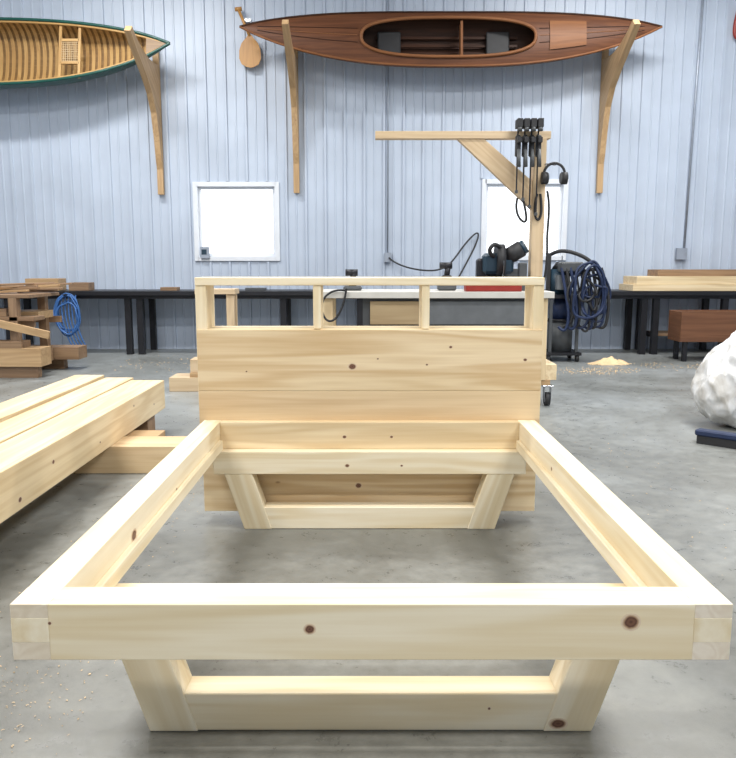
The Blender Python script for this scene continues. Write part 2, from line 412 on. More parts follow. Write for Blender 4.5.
for x, rr in ((-0.12, 0.010), (0.12, 0.008)): knot(bed, (x, YB1-0.05, 0.47), 'Y', rr, 1.3)

# ------------------------------------------------------------------ left timber stack
ts = root('timber_stack', (-2.1, 4.2, 0))
box('timber_1', -1.93, -1.66, 2.2, 6.12, 0.18, 0.41, PINEY, ts)
box('timber_2', -2.20, -1.965, 2.2, 6.30, 0.18, 0.405, PINEY, ts)
box('timber_3', -2.50, -2.25, 2.2, 6.42, 0.18, 0.41, PINEY, ts)
box('bearer_rear', -2.6, -1.06, 4.78, 5.08, 0.0, 0.18, PINEW2, ts)
box('bearer_front', -2.6, -1.62, 2.5, 2.75, 0.0, 0.18, PINEY, ts)
box('bearer_far', -2.6, -1.70, 5.75, 5.95, 0.0, 0.18, OLDW, ts)
box('bearer_middle', -2.6, -1.45, 5.12, 5.32, 0.0, 0.17, FIR, ts)
for y, z, rr in ((3.9, 0.31, 0.014), (4.6, 0.25, 0.009), (5.3, 0.35, 0.010), (3.5, 0.23, 0.016), (5.8, 0.27, 0.009)):
    knot(ts, (-1.66, y, z), 'X', rr, 1.4)
oc = root('offcut_stack', (-1.8, 8.2, 0))
box('block_1', -2.12, -1.2, 8.0, 8.35, 0.0, 0.15, JIBW, oc)
box('block_2', -1.90, -1.3, 8.02, 8.3, 0.15, 0.20, FIR, oc)
box('block_3', -1.90, -1.35, 8.05, 8.3, 0.20, 0.34, JIBW, oc)

# ------------------------------------------------------------------ steel workbench along the back
wb = root('steel_workbench', (0, 11.7, 0))
box('bench_top', -8.6, 8.6, 11.3, 12.16, 0.89, 0.955, BLACK, wb)
box('front_apron', -8.6, 8.6, 11.36, 11.40, 0.84, 0.89, BLACK, wb)
for x in (-7.2, -5.4, -3.60, -3.42, -1.27, -0.12, 1.5, 2.35, 4.14, 4.32, 5.35, 7.4):
    box('leg', x-0.045, x+0.045, 11.4, 11.49, 0.0, 0.89, BLACK, wb)
    box('leg_back', x-0.045, x+0.045, 12.05, 12.13, 0.0, 0.89, BLACK, wb)
box('low_shelf', 4.37, 7.35, 11.5, 12.04, 0.27, 0.31, OLDW, wb)
for x in (4.36, 5.305):
    box('shelf_bracket', x, x+0.01, 11.45, 12.06, 0.24, 0.32, BLACK, wb)
wc = root('wooden_crate', (5.0, 10.6, 0.35))
cy0, cy1 = 10.5, 10.95
box('bottom', 4.33, 5.6, cy0, cy1, 0.28, 0.31, BROWN, wc)
box('front', 4.33, 5.6, cy0, cy0+0.03, 0.31, 0.70, BROWN, wc)
box('back', 4.33, 5.6, cy1-0.03, cy1, 0.31, 0.70, BROWN, wc)
box('side_left', 4.33, 4.36, cy0+0.03, cy1-0.03, 0.31, 0.70, BROWN, wc)
box('side_right', 5.57, 5.6, cy0+0.03, cy1-0.03, 0.31, 0.70, BROWN, wc)
for x in (4.40, 5.45):
    for y in (cy0+0.05, cy1-0.11): box('leg', x, x+0.06, y, y+0.06, 0.0, 0.28, BLACK, wc)
bs = root('board_stack', (5, 11.7, 1))
box('board_1', 3.92, 7.2, 11.32, 11.95, 0.956, 1.05, PINEY, bs)
box('board_2', 3.98, 7.2, 11.34, 11.95, 1.052, 1.17, PINEY, bs)
box('board_3', 4.35, 7.0, 11.5, 11.95, 1.172, 1.27, OLDW, bs)
for i, (x, w_, d, h, m) in enumerate(((-3.0, .25, .2, .05, OLDW), (-4.35, .3, .25, .12, OLDW), (-4.9, .5, .3, .18, FIR), (-2.4, .4, .15, .03, PINEY), (-1.7, .3, .2, .04, DARKG))):
    box('wood_offcut' if i == 0 else 'wood_offcut.%03d' % i, x-w_/2, x+w_/2, 11.5, 11.5+d, 0.956, 0.956+h, m)

# left lumber pile in front of bench
lp = root('lumber_pile', (-4.3, 9.4, 0))
for y in (9.0, 9.8):
    box('bearer', -6.3, -3.95, y, y+0.12, 0.0, 0.14, OLDW, lp)
    box('post', -4.25, -4.15, y, y+0.1, 0.14, 0.95, OLDW, lp)
    box('post', -5.25, -5.15, y, y+0.1, 0.14, 0.95, OLDW, lp)
    box('cross', -6.3, -4.0, y+0.1, y+0.15, 0.60, 0.68, OLDW, lp)
box('plank_1', -6.6, -3.88, 8.95, 9.25, 0.14, 0.36, FIR, lp)
box('plank_2', -6.6, -4.0, 9.3, 9.6, 0.14, 0.32, OLDW, lp)
box('plank_3', -6.4, -3.7, 9.65, 9.95, 0.14, 0.30, OLDW, lp)
box('plank_4', -6.5, -4.1, 8.95, 9.2, 0.36, 0.44, OLDW, lp)
box('plank_5', -6.5, -3.95, 9.0, 9.3, 0.68, 0.73, OLDW, lp)
box('plank_6', -6.3, -4.05, 9.35, 9.8, 0.68, 0.77, FIR, lp)
box('plank_7', -6.3, -4.3, 9.05, 9.35, 0.73, 0.82, OLDW, lp)
box('plank_8', -6.3, -4.0, 9.0, 9.9, 0.95, 0.99, OLDW, lp)
beam('brace', (-4.95, 8.92, 0.80), (-3.75, 8.92, 0.52), 0.04, 0.09, FIR, lp)
for i in range(16):
    x = -4.85+i*0.055
    m_ = random.choice([OLDW, FIR, OLDW, JIBW]); a_ = random.uniform(-.25, .25); k_ = i % 4
    beam('stick_%d' % i, (x-random.uniform(.2, .4), 9.1+0.04*i, 1.005+0.028*k_), (x+random.uniform(.15, .3), 9.2+0.035*i+a_, 1.015+0.028*k_+0.02*random.random()), random.uniform(.03, .08), 0.024, m_, lp)

hz = root('air_hose', (-4.35, 11.2, 0.8))
for i in range(8):
    ring('loop_%d' % i, (-4.42+0.02*random.uniform(-1, 1), 11.24-0.012*i, 0.60+0.05*random.uniform(-1, 1)), 0.27+0.03*random.uniform(-1, 1), 0.010, BLUEH, hz, 'Y', wob=0.02, n=16, sq=0.62)
for i in range(5):
    x = -4.42+0.05*(i-1.5)
    tube('strand_%d' % i, [(x, 11.22, 0.9), (x-0.03, 11.18, 0.6), (x+0.04, 11.17, 0.3), (x+0.12, 11.2, 0.15)], 0.010, BLUEH, hz)
box('hook', -4.45, -4.40, 11.12, 11.295, 0.90, 0.915, BLACK, hz)

# ------------------------------------------------------------------ mobile workbench behind headboard
mb = root('mobile_workbench', (0.6, 7.5, 0))
X0, X1, Y0, Y1 = -0.47, 1.74, 7.12, 7.95
box('top', X0, X1, Y0, Y1, 1.03, 1.09, LAMIN, mb)
box('lower_shelf', X0+0.05, X1, Y0+0.05, Y1-0.05, 0.20, 0.25, FIR, mb)
for x in (X0+0.05, X1-0.14):
    for y in (Y0+0.04, Y1-0.13):
        box('post', x, x+0.09, y, y+0.09, 0.25, 1.03, PINEY, mb)
box('cabinet_carcass', -0.05, 1.58, Y0+0.10, Y1-0.15, 0.25, 1.03, DARKG, mb)
box('drawer_front_1', 0.02, 0.48, Y0+0.07, Y0+0.10, 0.78, 1.0, TAN, mb)
box('drawer_front_2', 0.02, 0.48, Y0+0.07, Y0+0.10, 0.52, 0.75, TAN, mb)
box('drawer_front_3', 0.58, 1.48, Y0+0.07, Y0+0.10, 0.78, 1.0, MIDG, mb)
box('side_board', X1-0.05, X1+0.06, Y0+0.06, Y0+0.6, 0.25, 0.40, PINEY, mb)
tube('bench_cord', [(-0.20, 7.115, 1.10), (-0.30, 7.09, 1.12), (-0.45, 7.08, 1.05), (-0.42, 7.08, 0.82), (-0.30, 7.09, 0.80), (-0.22, 7.09, 0.98), (-0.2, 7.09, 1.12)], 0.010, RUBBER, mb)
for x in (X0+0.12, X1-0.02):
    for y in (Y0+0.08, Y1-0.1):
        box('caster_plate', x-0.05, x+0.05, y-0.05, y+0.05, 0.185, 0.2, STEEL, mb)
        box('caster_fork_a', x-0.035, x-0.028, y-0.03, y+0.03, 0.06, 0.19, STEEL, mb)
        box('caster_fork_b', x+0.028, x+0.035, y-0.03, y+0.03, 0.06, 0.19, STEEL, mb)
        cyl('caster_wheel', (x-0.022, y, 0.065), (x+0.022, y, 0.065), 0.065, RUBBER, mb)
        cyl('caster_hub', (x-0.024, y, 0.065), (x+0.024, y, 0.065), 0.03, STEEL, mb)
gy = 7.62
jb = root('wooden_jib', (1.6, gy, 1.09))
box('post', 1.60, 1.72, gy-0.06, gy+0.06, 1.091, 2.54, JIBW, jb)
box('arm', 0.07, 1.76, gy-0.05, gy+0.05, 2.54, 2.61, JIBW, jb)
prism('brace', [(0.86, 2.54), (1.12, 2.54), (1.60, 2.14), (1.60, 1.87)], gy-0.035, gy+0.035, JIBW, jb, grain=(0.7, 0, -0.6))
for i in range(4):
    x = 1.43+0.065*i; y = gy-0.105; zb = 2.02-0.07*i
    r = root('bar_clamp' if i == 0 else 'bar_clamp.%03d' % i, (x, gy-0.09, 2.6))
    box('bar', x-0.006, x+0.006, y-0.012, y+0.012, zb, 2.68, BLACK, r)
    box('fixed_jaw', x-0.026, x+0.026, y-0.11, y+0.02, 2.62, 2.70, RUBBER, r)
    cyl('jaw_pad', (x, y-0.09, 2.62), (x, y-0.09, 2.585), 0.022, DARKG, r)
    box('slide_body', x-0.024, x+0.024, y-0.05, y+0.02, 2.36, 2.56, RUBBER, r, bev=0.012)
    box('slide_jaw', x-0.02, x+0.02, y-0.11, y-0.02, 2.48, 2.53, RUBBER, r)
    cyl('handle', (x, y-0.06, 2.42), (x, y-0.10, 2.26), 0.017, DARKG, r)
    box('stop', x-0.013, x+0.013, y-0.02, y+0.02, zb, zb+0.03, DARKG, r)
    cyl('clamp_peg', (x, gy-0.082, 2.575), (x, gy-0.045, 2.575), 0.006, STEEL, jb)
em = root('ear_muffs', (1.785, gy-0.12, 2.2))
ex_ = 1.785
ring('headband', (ex_, gy-0.13, 2.20), 0.100, 0.013, RUBBER, em, 'Y', 0, math.pi, 14)
for s in (-1, 1):
    cx = ex_+s*0.095
    cyl('cup', (cx-0.026, gy-0.13, 2.16), (cx+0.026, gy-0.13, 2.16), 0.058, RUBBER, em)
    cyl('cushion', (cx-s*0.028-0.008, gy-0.13, 2.16), (cx-s*0.028+0.008, gy-0.13, 2.16), 0.05, DARKG, em)
tube('muff_hook', [(1.71, gy-0.06, 2.30), (1.74, gy-0.10, 2.30), (ex_-0.01, gy-0.12, 2.281), (ex_, gy-0.16, 2.281)], 0.006, STEEL, jb)
tube('hung_cable_1', [(1.45, gy-0.065, 1.98), (1.42, gy-0.07, 1.85), (1.53, gy-0.07, 1.7), (1.56, gy-0.07, 1.78), (1.50, gy-0.065, 1.98)], 0.012, RUBBER, jb)
tube('hung_cable_2', [(1.74, gy-0.05, 2.05), (1.78, gy-0.05, 1.9), (1.73, gy-0.07, 1.6), (1.77, gy-0.07, 1.4), (1.735, gy-0.05, 1.15)], 0.012, RUBBER, jb)
tube('hung_cable_3', [(1.64, gy-0.068, 2.02), (1.60, gy-0.07, 1.85), (1.66, gy-0.075, 1.7), (1.70, gy-0.07, 1.85), (1.67, gy-0.068, 2.02)], 0.012, RUBBER, jb)
# miter saw
ms = root('miter_saw', (1.35, 7.6, 1.09))
box('base', 1.06, 1.56, 7.40, 7.80, 1.091, 1.16, DARKG, ms, bev=0.01)
cyl('turntable', (1.32, 7.55, 1.16), (1.32, 7.55, 1.19), 0.17, STEEL, ms)
box('fence_left', 1.08, 1.26, 7.66, 7.69, 1.16, 1.30, MIDG, ms)
box('fence_right', 1.36, 1.56, 7.66, 7.69, 1.16, 1.30, MIDG, ms)
beam('arm', (1.33, 7.74, 1.20), (1.33, 7.64, 1.50), 0.10, 0.10, RUBBER, ms, bev=0.02)
cyl('blade_guard', (1.25, 7.55, 1.38), (1.33, 7.55, 1.38), 0.16, RUBBER, ms, seg=32)
box('guard_housing', 1.12, 1.42, 7.46, 7.62, 1.25, 1.45, TEAL, ms, bev=0.03)
cyl('blade', (1.305, 7.55, 1.34), (1.308, 7.55, 1.34), 0.165, STEEL, ms, seg=40)
cyl('motor', (1.34, 7.54, 1.40), (1.50, 7.50, 1.50), 0.08, RUBBER, ms)
cyl('motor_cap', (1.50, 7.50, 1.50), (1.53, 7.49, 1.52), 0.068, TEAL, ms)
tube('handle', [(1.30, 7.48, 1.48), (1.24, 7.42, 1.55), (1.17, 7.40, 1.52), (1.16, 7.42, 1.45), (1.22, 7.46, 1.42)], 0.02, RUBBER, ms)
box('dust_port', 1.07, 1.20, 7.52, 7.66, 1.20, 1.40, BLACK, ms, bev=0.02)
box('work_clamp', 1.46, 1.54, 7.42, 7.50, 1.16, 1.36, DARKG, ms, bev=0.01)
rt = root('red_tool_tray', (1.2, 7.25, 1.09))
box('bottom', 0.92, 1.44, 7.16, 7.34, 1.091, 1.10, RED, rt)
box('front', 0.92, 1.44, 7.16, 7.17, 1.10, 1.18, RED, rt)
box('back', 0.92, 1.44, 7.33, 7.34, 1.10, 1.18, RED, rt)
box('end_left', 0.92, 0.93, 7.17, 7.33, 1.10, 1.18, RED, rt)
box('end_right', 1.43, 1.44, 7.17, 7.33, 1.10, 1.18, RED, rt)
tube('carry_handle', [(0.95, 7.25, 1.17), (0.95, 7.25, 1.22), (1.41, 7.25, 1.22), (1.41, 7.25, 1.17)], 0.010, RED, rt)
for i, (x, y, k) in enumerate(((0.77, 7.5, 1.0), (-0.15, 7.5, 0.72))):
    r = root('battery_charger' if i == 0 else 'battery_charger.%03d' % i, (x, y, 1.09))
    z = lambda h: 1.091+(h-1.09)*k
    box('base', x-0.09, x+0.09, y-0.08, y+0.08, 1.091, z(1.15), DARKG, r, bev=0.015)
    box('battery', x-0.045, x+0.045, y-0.05, y+0.05, z(1.15), z(1.24), RUBBER, r, bev=0.012)
    cyl('tool_grip', (x, y, z(1.23)), (x+0.01, y, z(1.31)), 0.028, BLACK, r)
    cyl('tool_body', (x-0.07, y, z(1.33)), (x+0.05, y, z(1.33)), 0.032, BLACK, r)

oo = root('wall_outlet', (0.31, WY-0.02, 1.46))
box('box', 0.26, 0.37, WY-0.08, WY-0.031, 1.38, 1.53, GALV, oo)
cyl('conduit', (0.31, WY-0.046, 1.53), (0.31, WY-0.046, ZC), 0.012, GALV, oo)
tube('extension_cord', [(0.33, WY-0.09, 1.45), (0.45, 12.0, 1.33), (0.9, 11.9, 1.22), (1.25, 11.9, 1.28), (1.45, 12.0, 1.6), (1.75, WY-0.06, 1.92), (1.74, WY-0.06, 1.7), (1.5, 12.0, 1.3), (1.3, 11.8, 0.97)], 0.013, RUBBER, oo)
oo2 = root('wall_outlet.001', (5.0, WY-0.02, 1.5))
box('box', 4.86, 5.02, WY-0.09, WY-0.031, 1.42, 1.60, GALV, oo2)
cyl('conduit', (4.98, WY-0.052, 1.60), (5.05, WY-0.052, ZC), 0.018, GALV, oo2)

st = root('wooden_trestle', (-1.8, 9.0, 0))
box('top', -2.02, -1.55, 8.9, 9.2, 1.00, 1.06, JIBW, st)
for x in (-1.99, -1.66):
    for y in (8.93, 9.10): box('leg', x, x+0.09, y, y+0.07, 0.0, 1.00, JIBW, st)
box('rail', -1.90, -1.66, 8.95, 8.98, 0.45, 0.53, JIBW, st)

# ------------------------------------------------------------------ dust extractor beside bench
dx, dy = 2.72, 10.75
dv = root('dust_extractor', (dx, dy, 0))
box('base', dx-0.27, dx+0.25, dy-0.25, dy+0.25, 0.09, 0.13, BLACK, dv)
for sx in (-0.2, 0.2):
    for sy in (-0.2, 0.2): cyl('wheel', (dx+sx-0.02, dy+sy, 0.05), (dx+sx+0.02, dy+sy, 0.05), 0.05, RUBBER, dv)
for sx in (-0.2, 0.17):
    for sy in (-0.2, 0.17): box('stand_leg', dx+sx, dx+sx+0.04, dy+sy, dy+sy+0.04, 0.13, 0.9, DARKG, dv)
cyl('drum', (dx, dy, 0.13), (dx, dy, 0.55), 0.17, DARKG, dv, seg=32)
cyl('drum_rim', (dx, dy, 0.55), (dx, dy, 0.59), 0.18, BLACK, dv, seg=32)
box('panel', dx-0.22, dx+0.22, dy-0.22, dy+0.22, 0.88, 0.93, BLACK, dv)
cyl('cone', (dx, dy, 0.59), (dx, dy, 0.88), 0.14, NAVY, dv, r2=0.09, seg=32)
cyl('motor', (dx-0.03, dy, 0.93), (dx-0.03, dy, 1.28), 0.14, TEAL, dv, seg=32)
cyl('motor_cap', (dx-0.03, dy, 1.28), (dx-0.03, dy, 1.38), 0.12, BLACK, dv, r2=0.06, seg=32)
box('switch_box', dx-0.12, dx+0.02, dy-0.24, dy-0.12, 1.0, 1.2, MIDG, dv)
box('handle_arm', dx-0.22, dx-0.17, dy-0.05, dy+0.02, 0.93, 1.5, RUBBER, dv)
box('control_head', dx-0.10, dx+0.22, dy-0.30, dy-0.12, 1.24, 1.38, DARKG, dv, bev=0.02)
for i in range(8):
    ring('hose_loop_%d' % i, (dx+0.27+0.09*random.uniform(-1, 1), dy-0.30-0.02*i, 0.98+0.13*random.uniform(-1, 1)), 0.30+0.13*random.uniform(-1, 1), 0.017, NAVY if i % 3 else RUBBER, dv, 'Y', wob=0.055, n=11, sq=random.uniform(.4, .75))
for i in range(10):
    x = dx+0.02+0.06*i
    tube('hanging_hose_%d' % i, [(x-0.1, dy-0.28, 1.3), (x+0.05*random.uniform(-1, 1), dy-0.33, 0.95), (x+0.09*random.uniform(-1, 1), dy-0.36, 0.7), (x-0.02, dy-0.35, 0.3+0.25*random.random()), (x-0.12, dy-0.3, 0.5)], 0.015+0.008*random.random(), RUBBER if i % 2 else NAVY, dv)
tube('upper_hose', [(dx-0.20, dy, 1.46), (dx-0.10, dy-0.1, 1.56), (dx+0.15, dy-0.2, 1.50), (dx+0.35, dy-0.28, 1.38), (dx+0.50, dy-0.28, 1.15), (dx+0.42, dy-0.3, 0.8)], 0.026, RUBBER, dv)
beam('hose_bracket', (dx-0.03, dy, 1.17), (dx+0.30, dy-0.46, 1.28), 0.05, 0.04, BLACK, dv)

# ------------------------------------------------------------------ wall brackets
def bracket(name, x, dz):
    w = 0.043
    r = root(name, (x, WY, 3.5+dz))
    box('post', x-0.045, x+0.045, WY-0.10, WY-0.031, 2.42+dz*0.3, 4.6+dz, FIR, r)
    top = [(12.10, 4.34), (11.9, 4.31), (11.6, 4.30), (11.3, 4.34), (11.0, 4.43), (10.82, 4.52)]
    bot = [(10.74, 4.44), (10.95, 4.30), (11.2, 4.16), (11.45, 4.02), (11.70, 3.84), (11.88, 3.60), (11.99, 3.25), (12.05, 2.95), (12.10, 2.80)]
    pts = [(a, c+dz) for a, c in top]+[(a, c+dz) for a, c in bot]
    bm = bmesh.new()
    A = [bm.verts.new((x-w, a, c)) for a, c in pts]; B = [bm.verts.new((x+w, a, c)) for a, c in pts]
    n = len(pts)
    for i in range(n): bm.faces.new((A[i], B[i], B[(i+1) % n], A[(i+1) % n]))
    fa = bm.faces.new(A); fb = bm.faces.new(B[::-1])
    bmesh.ops.triangulate(bm, faces=[fa, fb])
    c0 = Vector((x, 11.6, 4.0+dz))
    obj_from_bm('curved_arm', bm, FIR, r, M=frame(c0-Vector((0, .5, -.3)), c0+Vector((0, .5, -.3))))
bracket('wall_bracket', -3.22, 0.0)
bracket('wall_bracket.001', -1.11, 0.08)
bracket('wall_bracket.002', 3.60, 0.08)

# ------------------------------------------------------------------ canoe (on its side, open side to the room)
def canoe():
    cx, L2, B, D = -5.75, 2.87, 0.98, 0.42
    yg = 11.62; zc = 4.40
    r = root('canoe', (cx, yg, zc))
    def hb_(t): return 0.5*B*max(0.0, (1-abs(t)**2.5))**0.85
    def cz(t): return zc+0.12*abs(t)**2.5
    def sect(t, k, off=0.0):
        h = max(hb_(t)-off, 0.003); d = max(D*(1-0.45*abs(t)**3)*(max(0.0, 1-abs(t)**6))-off, 0.004)
        a = math.pi*k; cc, ss = math.cos(a), math.sin(a); f = 0.75
        return Vector((cx+L2*t, yg+d*abs(ss)**f, cz(t)+h*(abs(cc)**f)*(1 if cc > 0 else -1)))
    NT, NK = 72, 20
    def skin(name, off, mat, tlim=1.0):
        bm = bmesh.new(); g = []
        for i in range(NT+1):
            t = -tlim+2*tlim*i/NT
            g.append([bm.verts.new(sect(t, k/NK, off)) for k in range(NK+1)])
        for i in range(NT):
            for k in range(NK): bm.faces.new((g[i][k], g[i+1][k], g[i+1][k+1], g[i][k+1]))
        c = Vector((cx, yg, zc)); return obj_from_bm(name, bm, mat, r, smooth=True, M=Matrix.Translation(c))
    skin('hull', 0.0, GREEN); skin('planking', 0.012, CEDAR2, 0.985)
    bm = bmesh.new(); n = 58
    for i in range(n):
        t0 = -0.93+1.86*i/(n-1); w = 0.0095
        a = []; b_ = []
        for k in range(NK+1):
            a.append(bm.verts.new(sect(t0-w, k/NK, 0.022))); b_.append(bm.verts.new(sect(t0+w, k/NK, 0.022)))
        for k in range(NK): bm.faces.new((a[k], b_[k], b_[k+1], a[k+1]))
    obj_from_bm('ribs', bm, CEDAR, r, M=frame((cx, yg, zc-.5), (cx, yg, zc+.5)))
    for s, nm in ((1, 'upper'), (-1, 'lower')):
        pts = [(cx+L2*t, yg-0.012, cz(t)+s*hb_(t)) for t in [j/24*2-1 for j in range(25)]]
        tube('gunwale_'+nm, pts, 0.022, GREEN, r)
        pts = [(cx+L2*t, yg+0.004, cz(t)+s*max(0, hb_(t)-0.035)) for t in [j/24*1.9-.95 for j in range(25)]]
        tube('inwale_'+nm, pts, 0.016, CEDAR, r)
    for s in (-1, 1):
        t1 = s*0.88; h = hb_(t1)
        prism('deck_plate', [(cx+L2*t1, cz(t1)+h), (cx+s*L2*0.995, cz(s)+0.005), (cx+s*L2*0.995, cz(s)-0.005), (cx+L2*t1, cz(t1)-h)], yg-0.01, yg+0.012, CEDAR2, r, grain=(1, 0, 0), bev=0)
    for t1 in (0.0, -0.45):
        box('thwart', cx+L2*t1-0.03, cx+L2*t1+0.03, yg, yg+0.025, cz(t1)-hb_(t1)+.02, cz(t1)+hb_(t1)-.02, CEDAR, r)
    t1 = 0.49
    for d in (-0.14, 0.14):
        box('seat_rail', cx+L2*t1+d-0.02, cx+L2*t1+d+0.02, yg+0.02, yg+0.045, cz(t1)-0.40, cz(t1)+0.40, CEDAR, r)
    for d in (-0.17, 0.17):
        box('seat_cross', cx+L2*t1-0.14, cx+L2*t1+0.14, yg+0.02, yg+0.045, cz(t1)+d-0.02, cz(t1)+d+0.02, CEDAR, r)
    for j in range(9):
        d = -0.12+0.03*j
        box('cane_v', cx+L2*t1+d-0.004, cx+L2*t1+d+0.004, yg+0.028, yg+0.034, cz(t1)-0.16, cz(t1)+0.16, TAN, r, bev=0)
        z = cz(t1)-0.14+0.035*j
        box('cane_h', cx+L2*t1-0.13, cx+L2*t1+0.13, yg+0.034, yg+0.04, z-0.004, z+0.004, TAN, r, bev=0)
    r.rotation_euler.x = math.radians(-12)
canoe()

# ------------------------------------------------------------------ kayak (deck towards the room)
def kayak():
    cx, L2, B = 1.20, 3.06, 0.78
    yd = 11.62; zc = 4.575
    r = root('wooden_kayak', (cx, yd, zc))
    def hb_(t): return 0.5*B*max(0.0, 1-abs(t)**2.7)**0.9
    def cz(t): return zc+0.18*abs(t)**2.2
    c = Vector((cx, yd, zc))
    ex, ez, et = 1.26, 0.285, cx-0.04
    NT, NK = 160, 28
    bm = bmesh.new(); g = []
    for i in range(NT+1):
        t = -1+2*i/NT; row = []
        for k in range(NK+1):
            s = -1+2*k/NK
            row.append(bm.verts.new((cx+L2*t, yd-0.07*(1-s*s)*(hb_(t)/(0.5*B)), cz(t)+max(hb_(t), .003)*s)))
        g.append(row)
    for i in range(NT):
        for k in range(NK):
            vs = (g[i][k], g[i+1][k], g[i+1][k+1], g[i][k+1])
            m = sum((v.co for v in vs), Vector())/4
            if abs((m.x-et)/ex)**2.6+abs((m.z-zc-0.01)/ez)**2.6 < 1: continue
            bm.faces.new(vs)
    obj_from_bm('deck', bm, MAHOG, r, smooth=True, M=Matrix.Translation(c))
    def hull(name, off, mat):
        bm = bmesh.new(); g = []
        for i in range(NT+1):
            t = -1+2*i/NT; row = []
            for k in range(21):
                a = math.pi*k/20; d = max(0.32*max(0, 1-abs(t)**3)-off, .003); h = max(hb_(t)-off, .002)
                row.append(bm.verts.new((cx+L2*t, yd+d*math.sin(a)**.8, cz(t)+h*math.cos(a))))
            g.append(row)
        for i in range(NT):
            for k in range(20): bm.faces.new((g[i][k], g[i+1][k], g[i+1][k+1], g[i][k+1]))
        obj_from_bm(name, bm, mat, r, smooth=True, M=Matrix.Translation(c))
    hull('hull', 0, MAHOG); hull('hull_lining', 0.012, MAHO2)
    for s in (-1, 1):
        pts = [(cx+L2*t, yd, cz(t)+s*hb_(t)) for t in [j/30*2-1 for j in range(31)]]
        tube('rub_rail', pts, 0.016, MAHO2 if s > 0 else HATCH, r)
    def ydk(x, z):
        t = (x-cx)/L2; h = max(hb_(t), .01); s = max(-1, min(1, (z-cz(t))/h))
        return yd-0.07*(1-s*s)*(h/(0.5*B))
    pts = []
    for j in range(48):
        a = 2*math.pi*j/48; ca, sa = math.cos(a), math.sin(a); p_ = 2/2.6
        x = et+ex*abs(ca)**p_*(1 if ca > 0 else -1); z = zc+0.01+ez*abs(sa)**p_*(1 if sa > 0 else -1)
        pts.append((x, ydk(x, z)-0.010, z))
    tube('coaming', pts, 0.024, HATCH, r, closed=True)
    for x in (-0.85, 0.75):
        box('seat_pad', et+x-0.17, et+x+0.17, yd+0.17, yd+0.22, zc-0.19, zc+0.19, RUBBER, r, bev=0.02)
    for z in (-0.12, 0.0, 0.12):
        box('floor_slat', et-1.05, et+1.05, yd+0.225, yd+0.24, zc+z-0.02, zc+z+0.02, MAHO2, r)
    box('seat_back', et+0.18, et+0.215, yd-0.02, yd+0.14, zc-0.25, zc+0.26, HATCH, r)
    for (x0, x1) in ((cx-2.8, et-ex-0.05), (et+ex+0.05, cx+2.8)):
        n = 14
        for dzz in (-0.10, 0.0, 0.10):
            pts = []
            for j in range(n+1):
                x = x0+(x1-x0)*j/n; t = (x-cx)/L2; z = cz(t)+dzz*hb_(t)/0.35; pts.append((x, ydk(x, z)-0.001, z))
            tube('deck_strip', pts, 0.006, HATCH if dzz == 0 else MAHO2, r)
    hx0, hx1 = cx+1.42, cx+1.95
    bm = bmesh.new(); g = []
    for i in range(7):
        x = hx0+(hx1-hx0)*i/6; row = []
        for k in range(9):
            t = (x-cx)/L2; s = -0.6+1.2*k/8; z = cz(t)+hb_(t)*s
            row.append(bm.verts.new((x, ydk(x, z)-0.012, z)))
        g.append(row)
    for i in range(6):
        for k in range(8): bm.faces.new((g[i][k], g[i+1][k], g[i+1][k+1], g[i][k+1]))
    h = obj_from_bm('hatch_cover', bm, HATCH, r, M=Matrix.Translation(c))
    sm = h.modifiers.new('s', 'SOLIDIFY'); sm.thickness = 0.012; sm.offset = 0
    r.rotation_euler.x = math.radians(-9)
kayak()

# paddle hanging beside the kayak
pd = root('canoe_paddle', (-1.80, 12.1, 4.6))
bx, bz = -1.78, 4.76
bm = bmesh.new()
prof = [(0.0, 0.022), (0.05, 0.06), (0.12, 0.125), (0.22, 0.16), (0.34, 0.165), (0.42, 0.13), (0.46, 0.06), (0.47, 0.01)]
L_ = [(bx-w_, bz-z) for z, w_ in prof]; R_ = [(bx+w_, bz-z) for z, w_ in prof][::-1]
vsA = [bm.verts.new((x, 12.06, z)) for x, z in L_+R_]; vsB = [bm.verts.new((x, 12.08, z)) for x, z in L_+R_]
n = len(vsA)
fa = bm.faces.new(vsA); fb = bm.faces.new(vsB[::-1])
for i in range(n): bm.faces.new((vsA[i], vsB[i], vsB[(i+1) % n], vsA[(i+1) % n]))
bmesh.ops.triangulate(bm, faces=[fa, fb])
obj_from_bm('blade', bm, YELL, pd, M=frame((bx, 12.07, 4.0), (bx, 12.07, 4.6)))
cyl('shaft', (bx, 12.07, bz-0.02), (bx-0.16, 12.07, 5.12), 0.022, YELL, pd)
cyl('grip', (bx-0.11, 12.07, 5.13), (bx-0.21, 12.07, 5.12), 0.03, YELL, pd)
box('wall_hook', -1.90, -1.76, 12.09, WY-0.031, 4.95, 5.0, STEEL, pd)

rs = root('red_strap', (5.6, WY-0.05, 4.9))
tube('loop', [(5.62, WY-0.07, 5.2), (5.72, WY-0.08, 4.9), (5.60, WY-0.09, 4.62), (5.50, WY-0.07, 4.8), (5.58, WY-0.07, 5.15)], 0.03, RED, rs)
cyl('nail', (5.61, WY-0.11, 5.17), (5.61, WY-0.031, 5.17), 0.008, STEEL, rs)

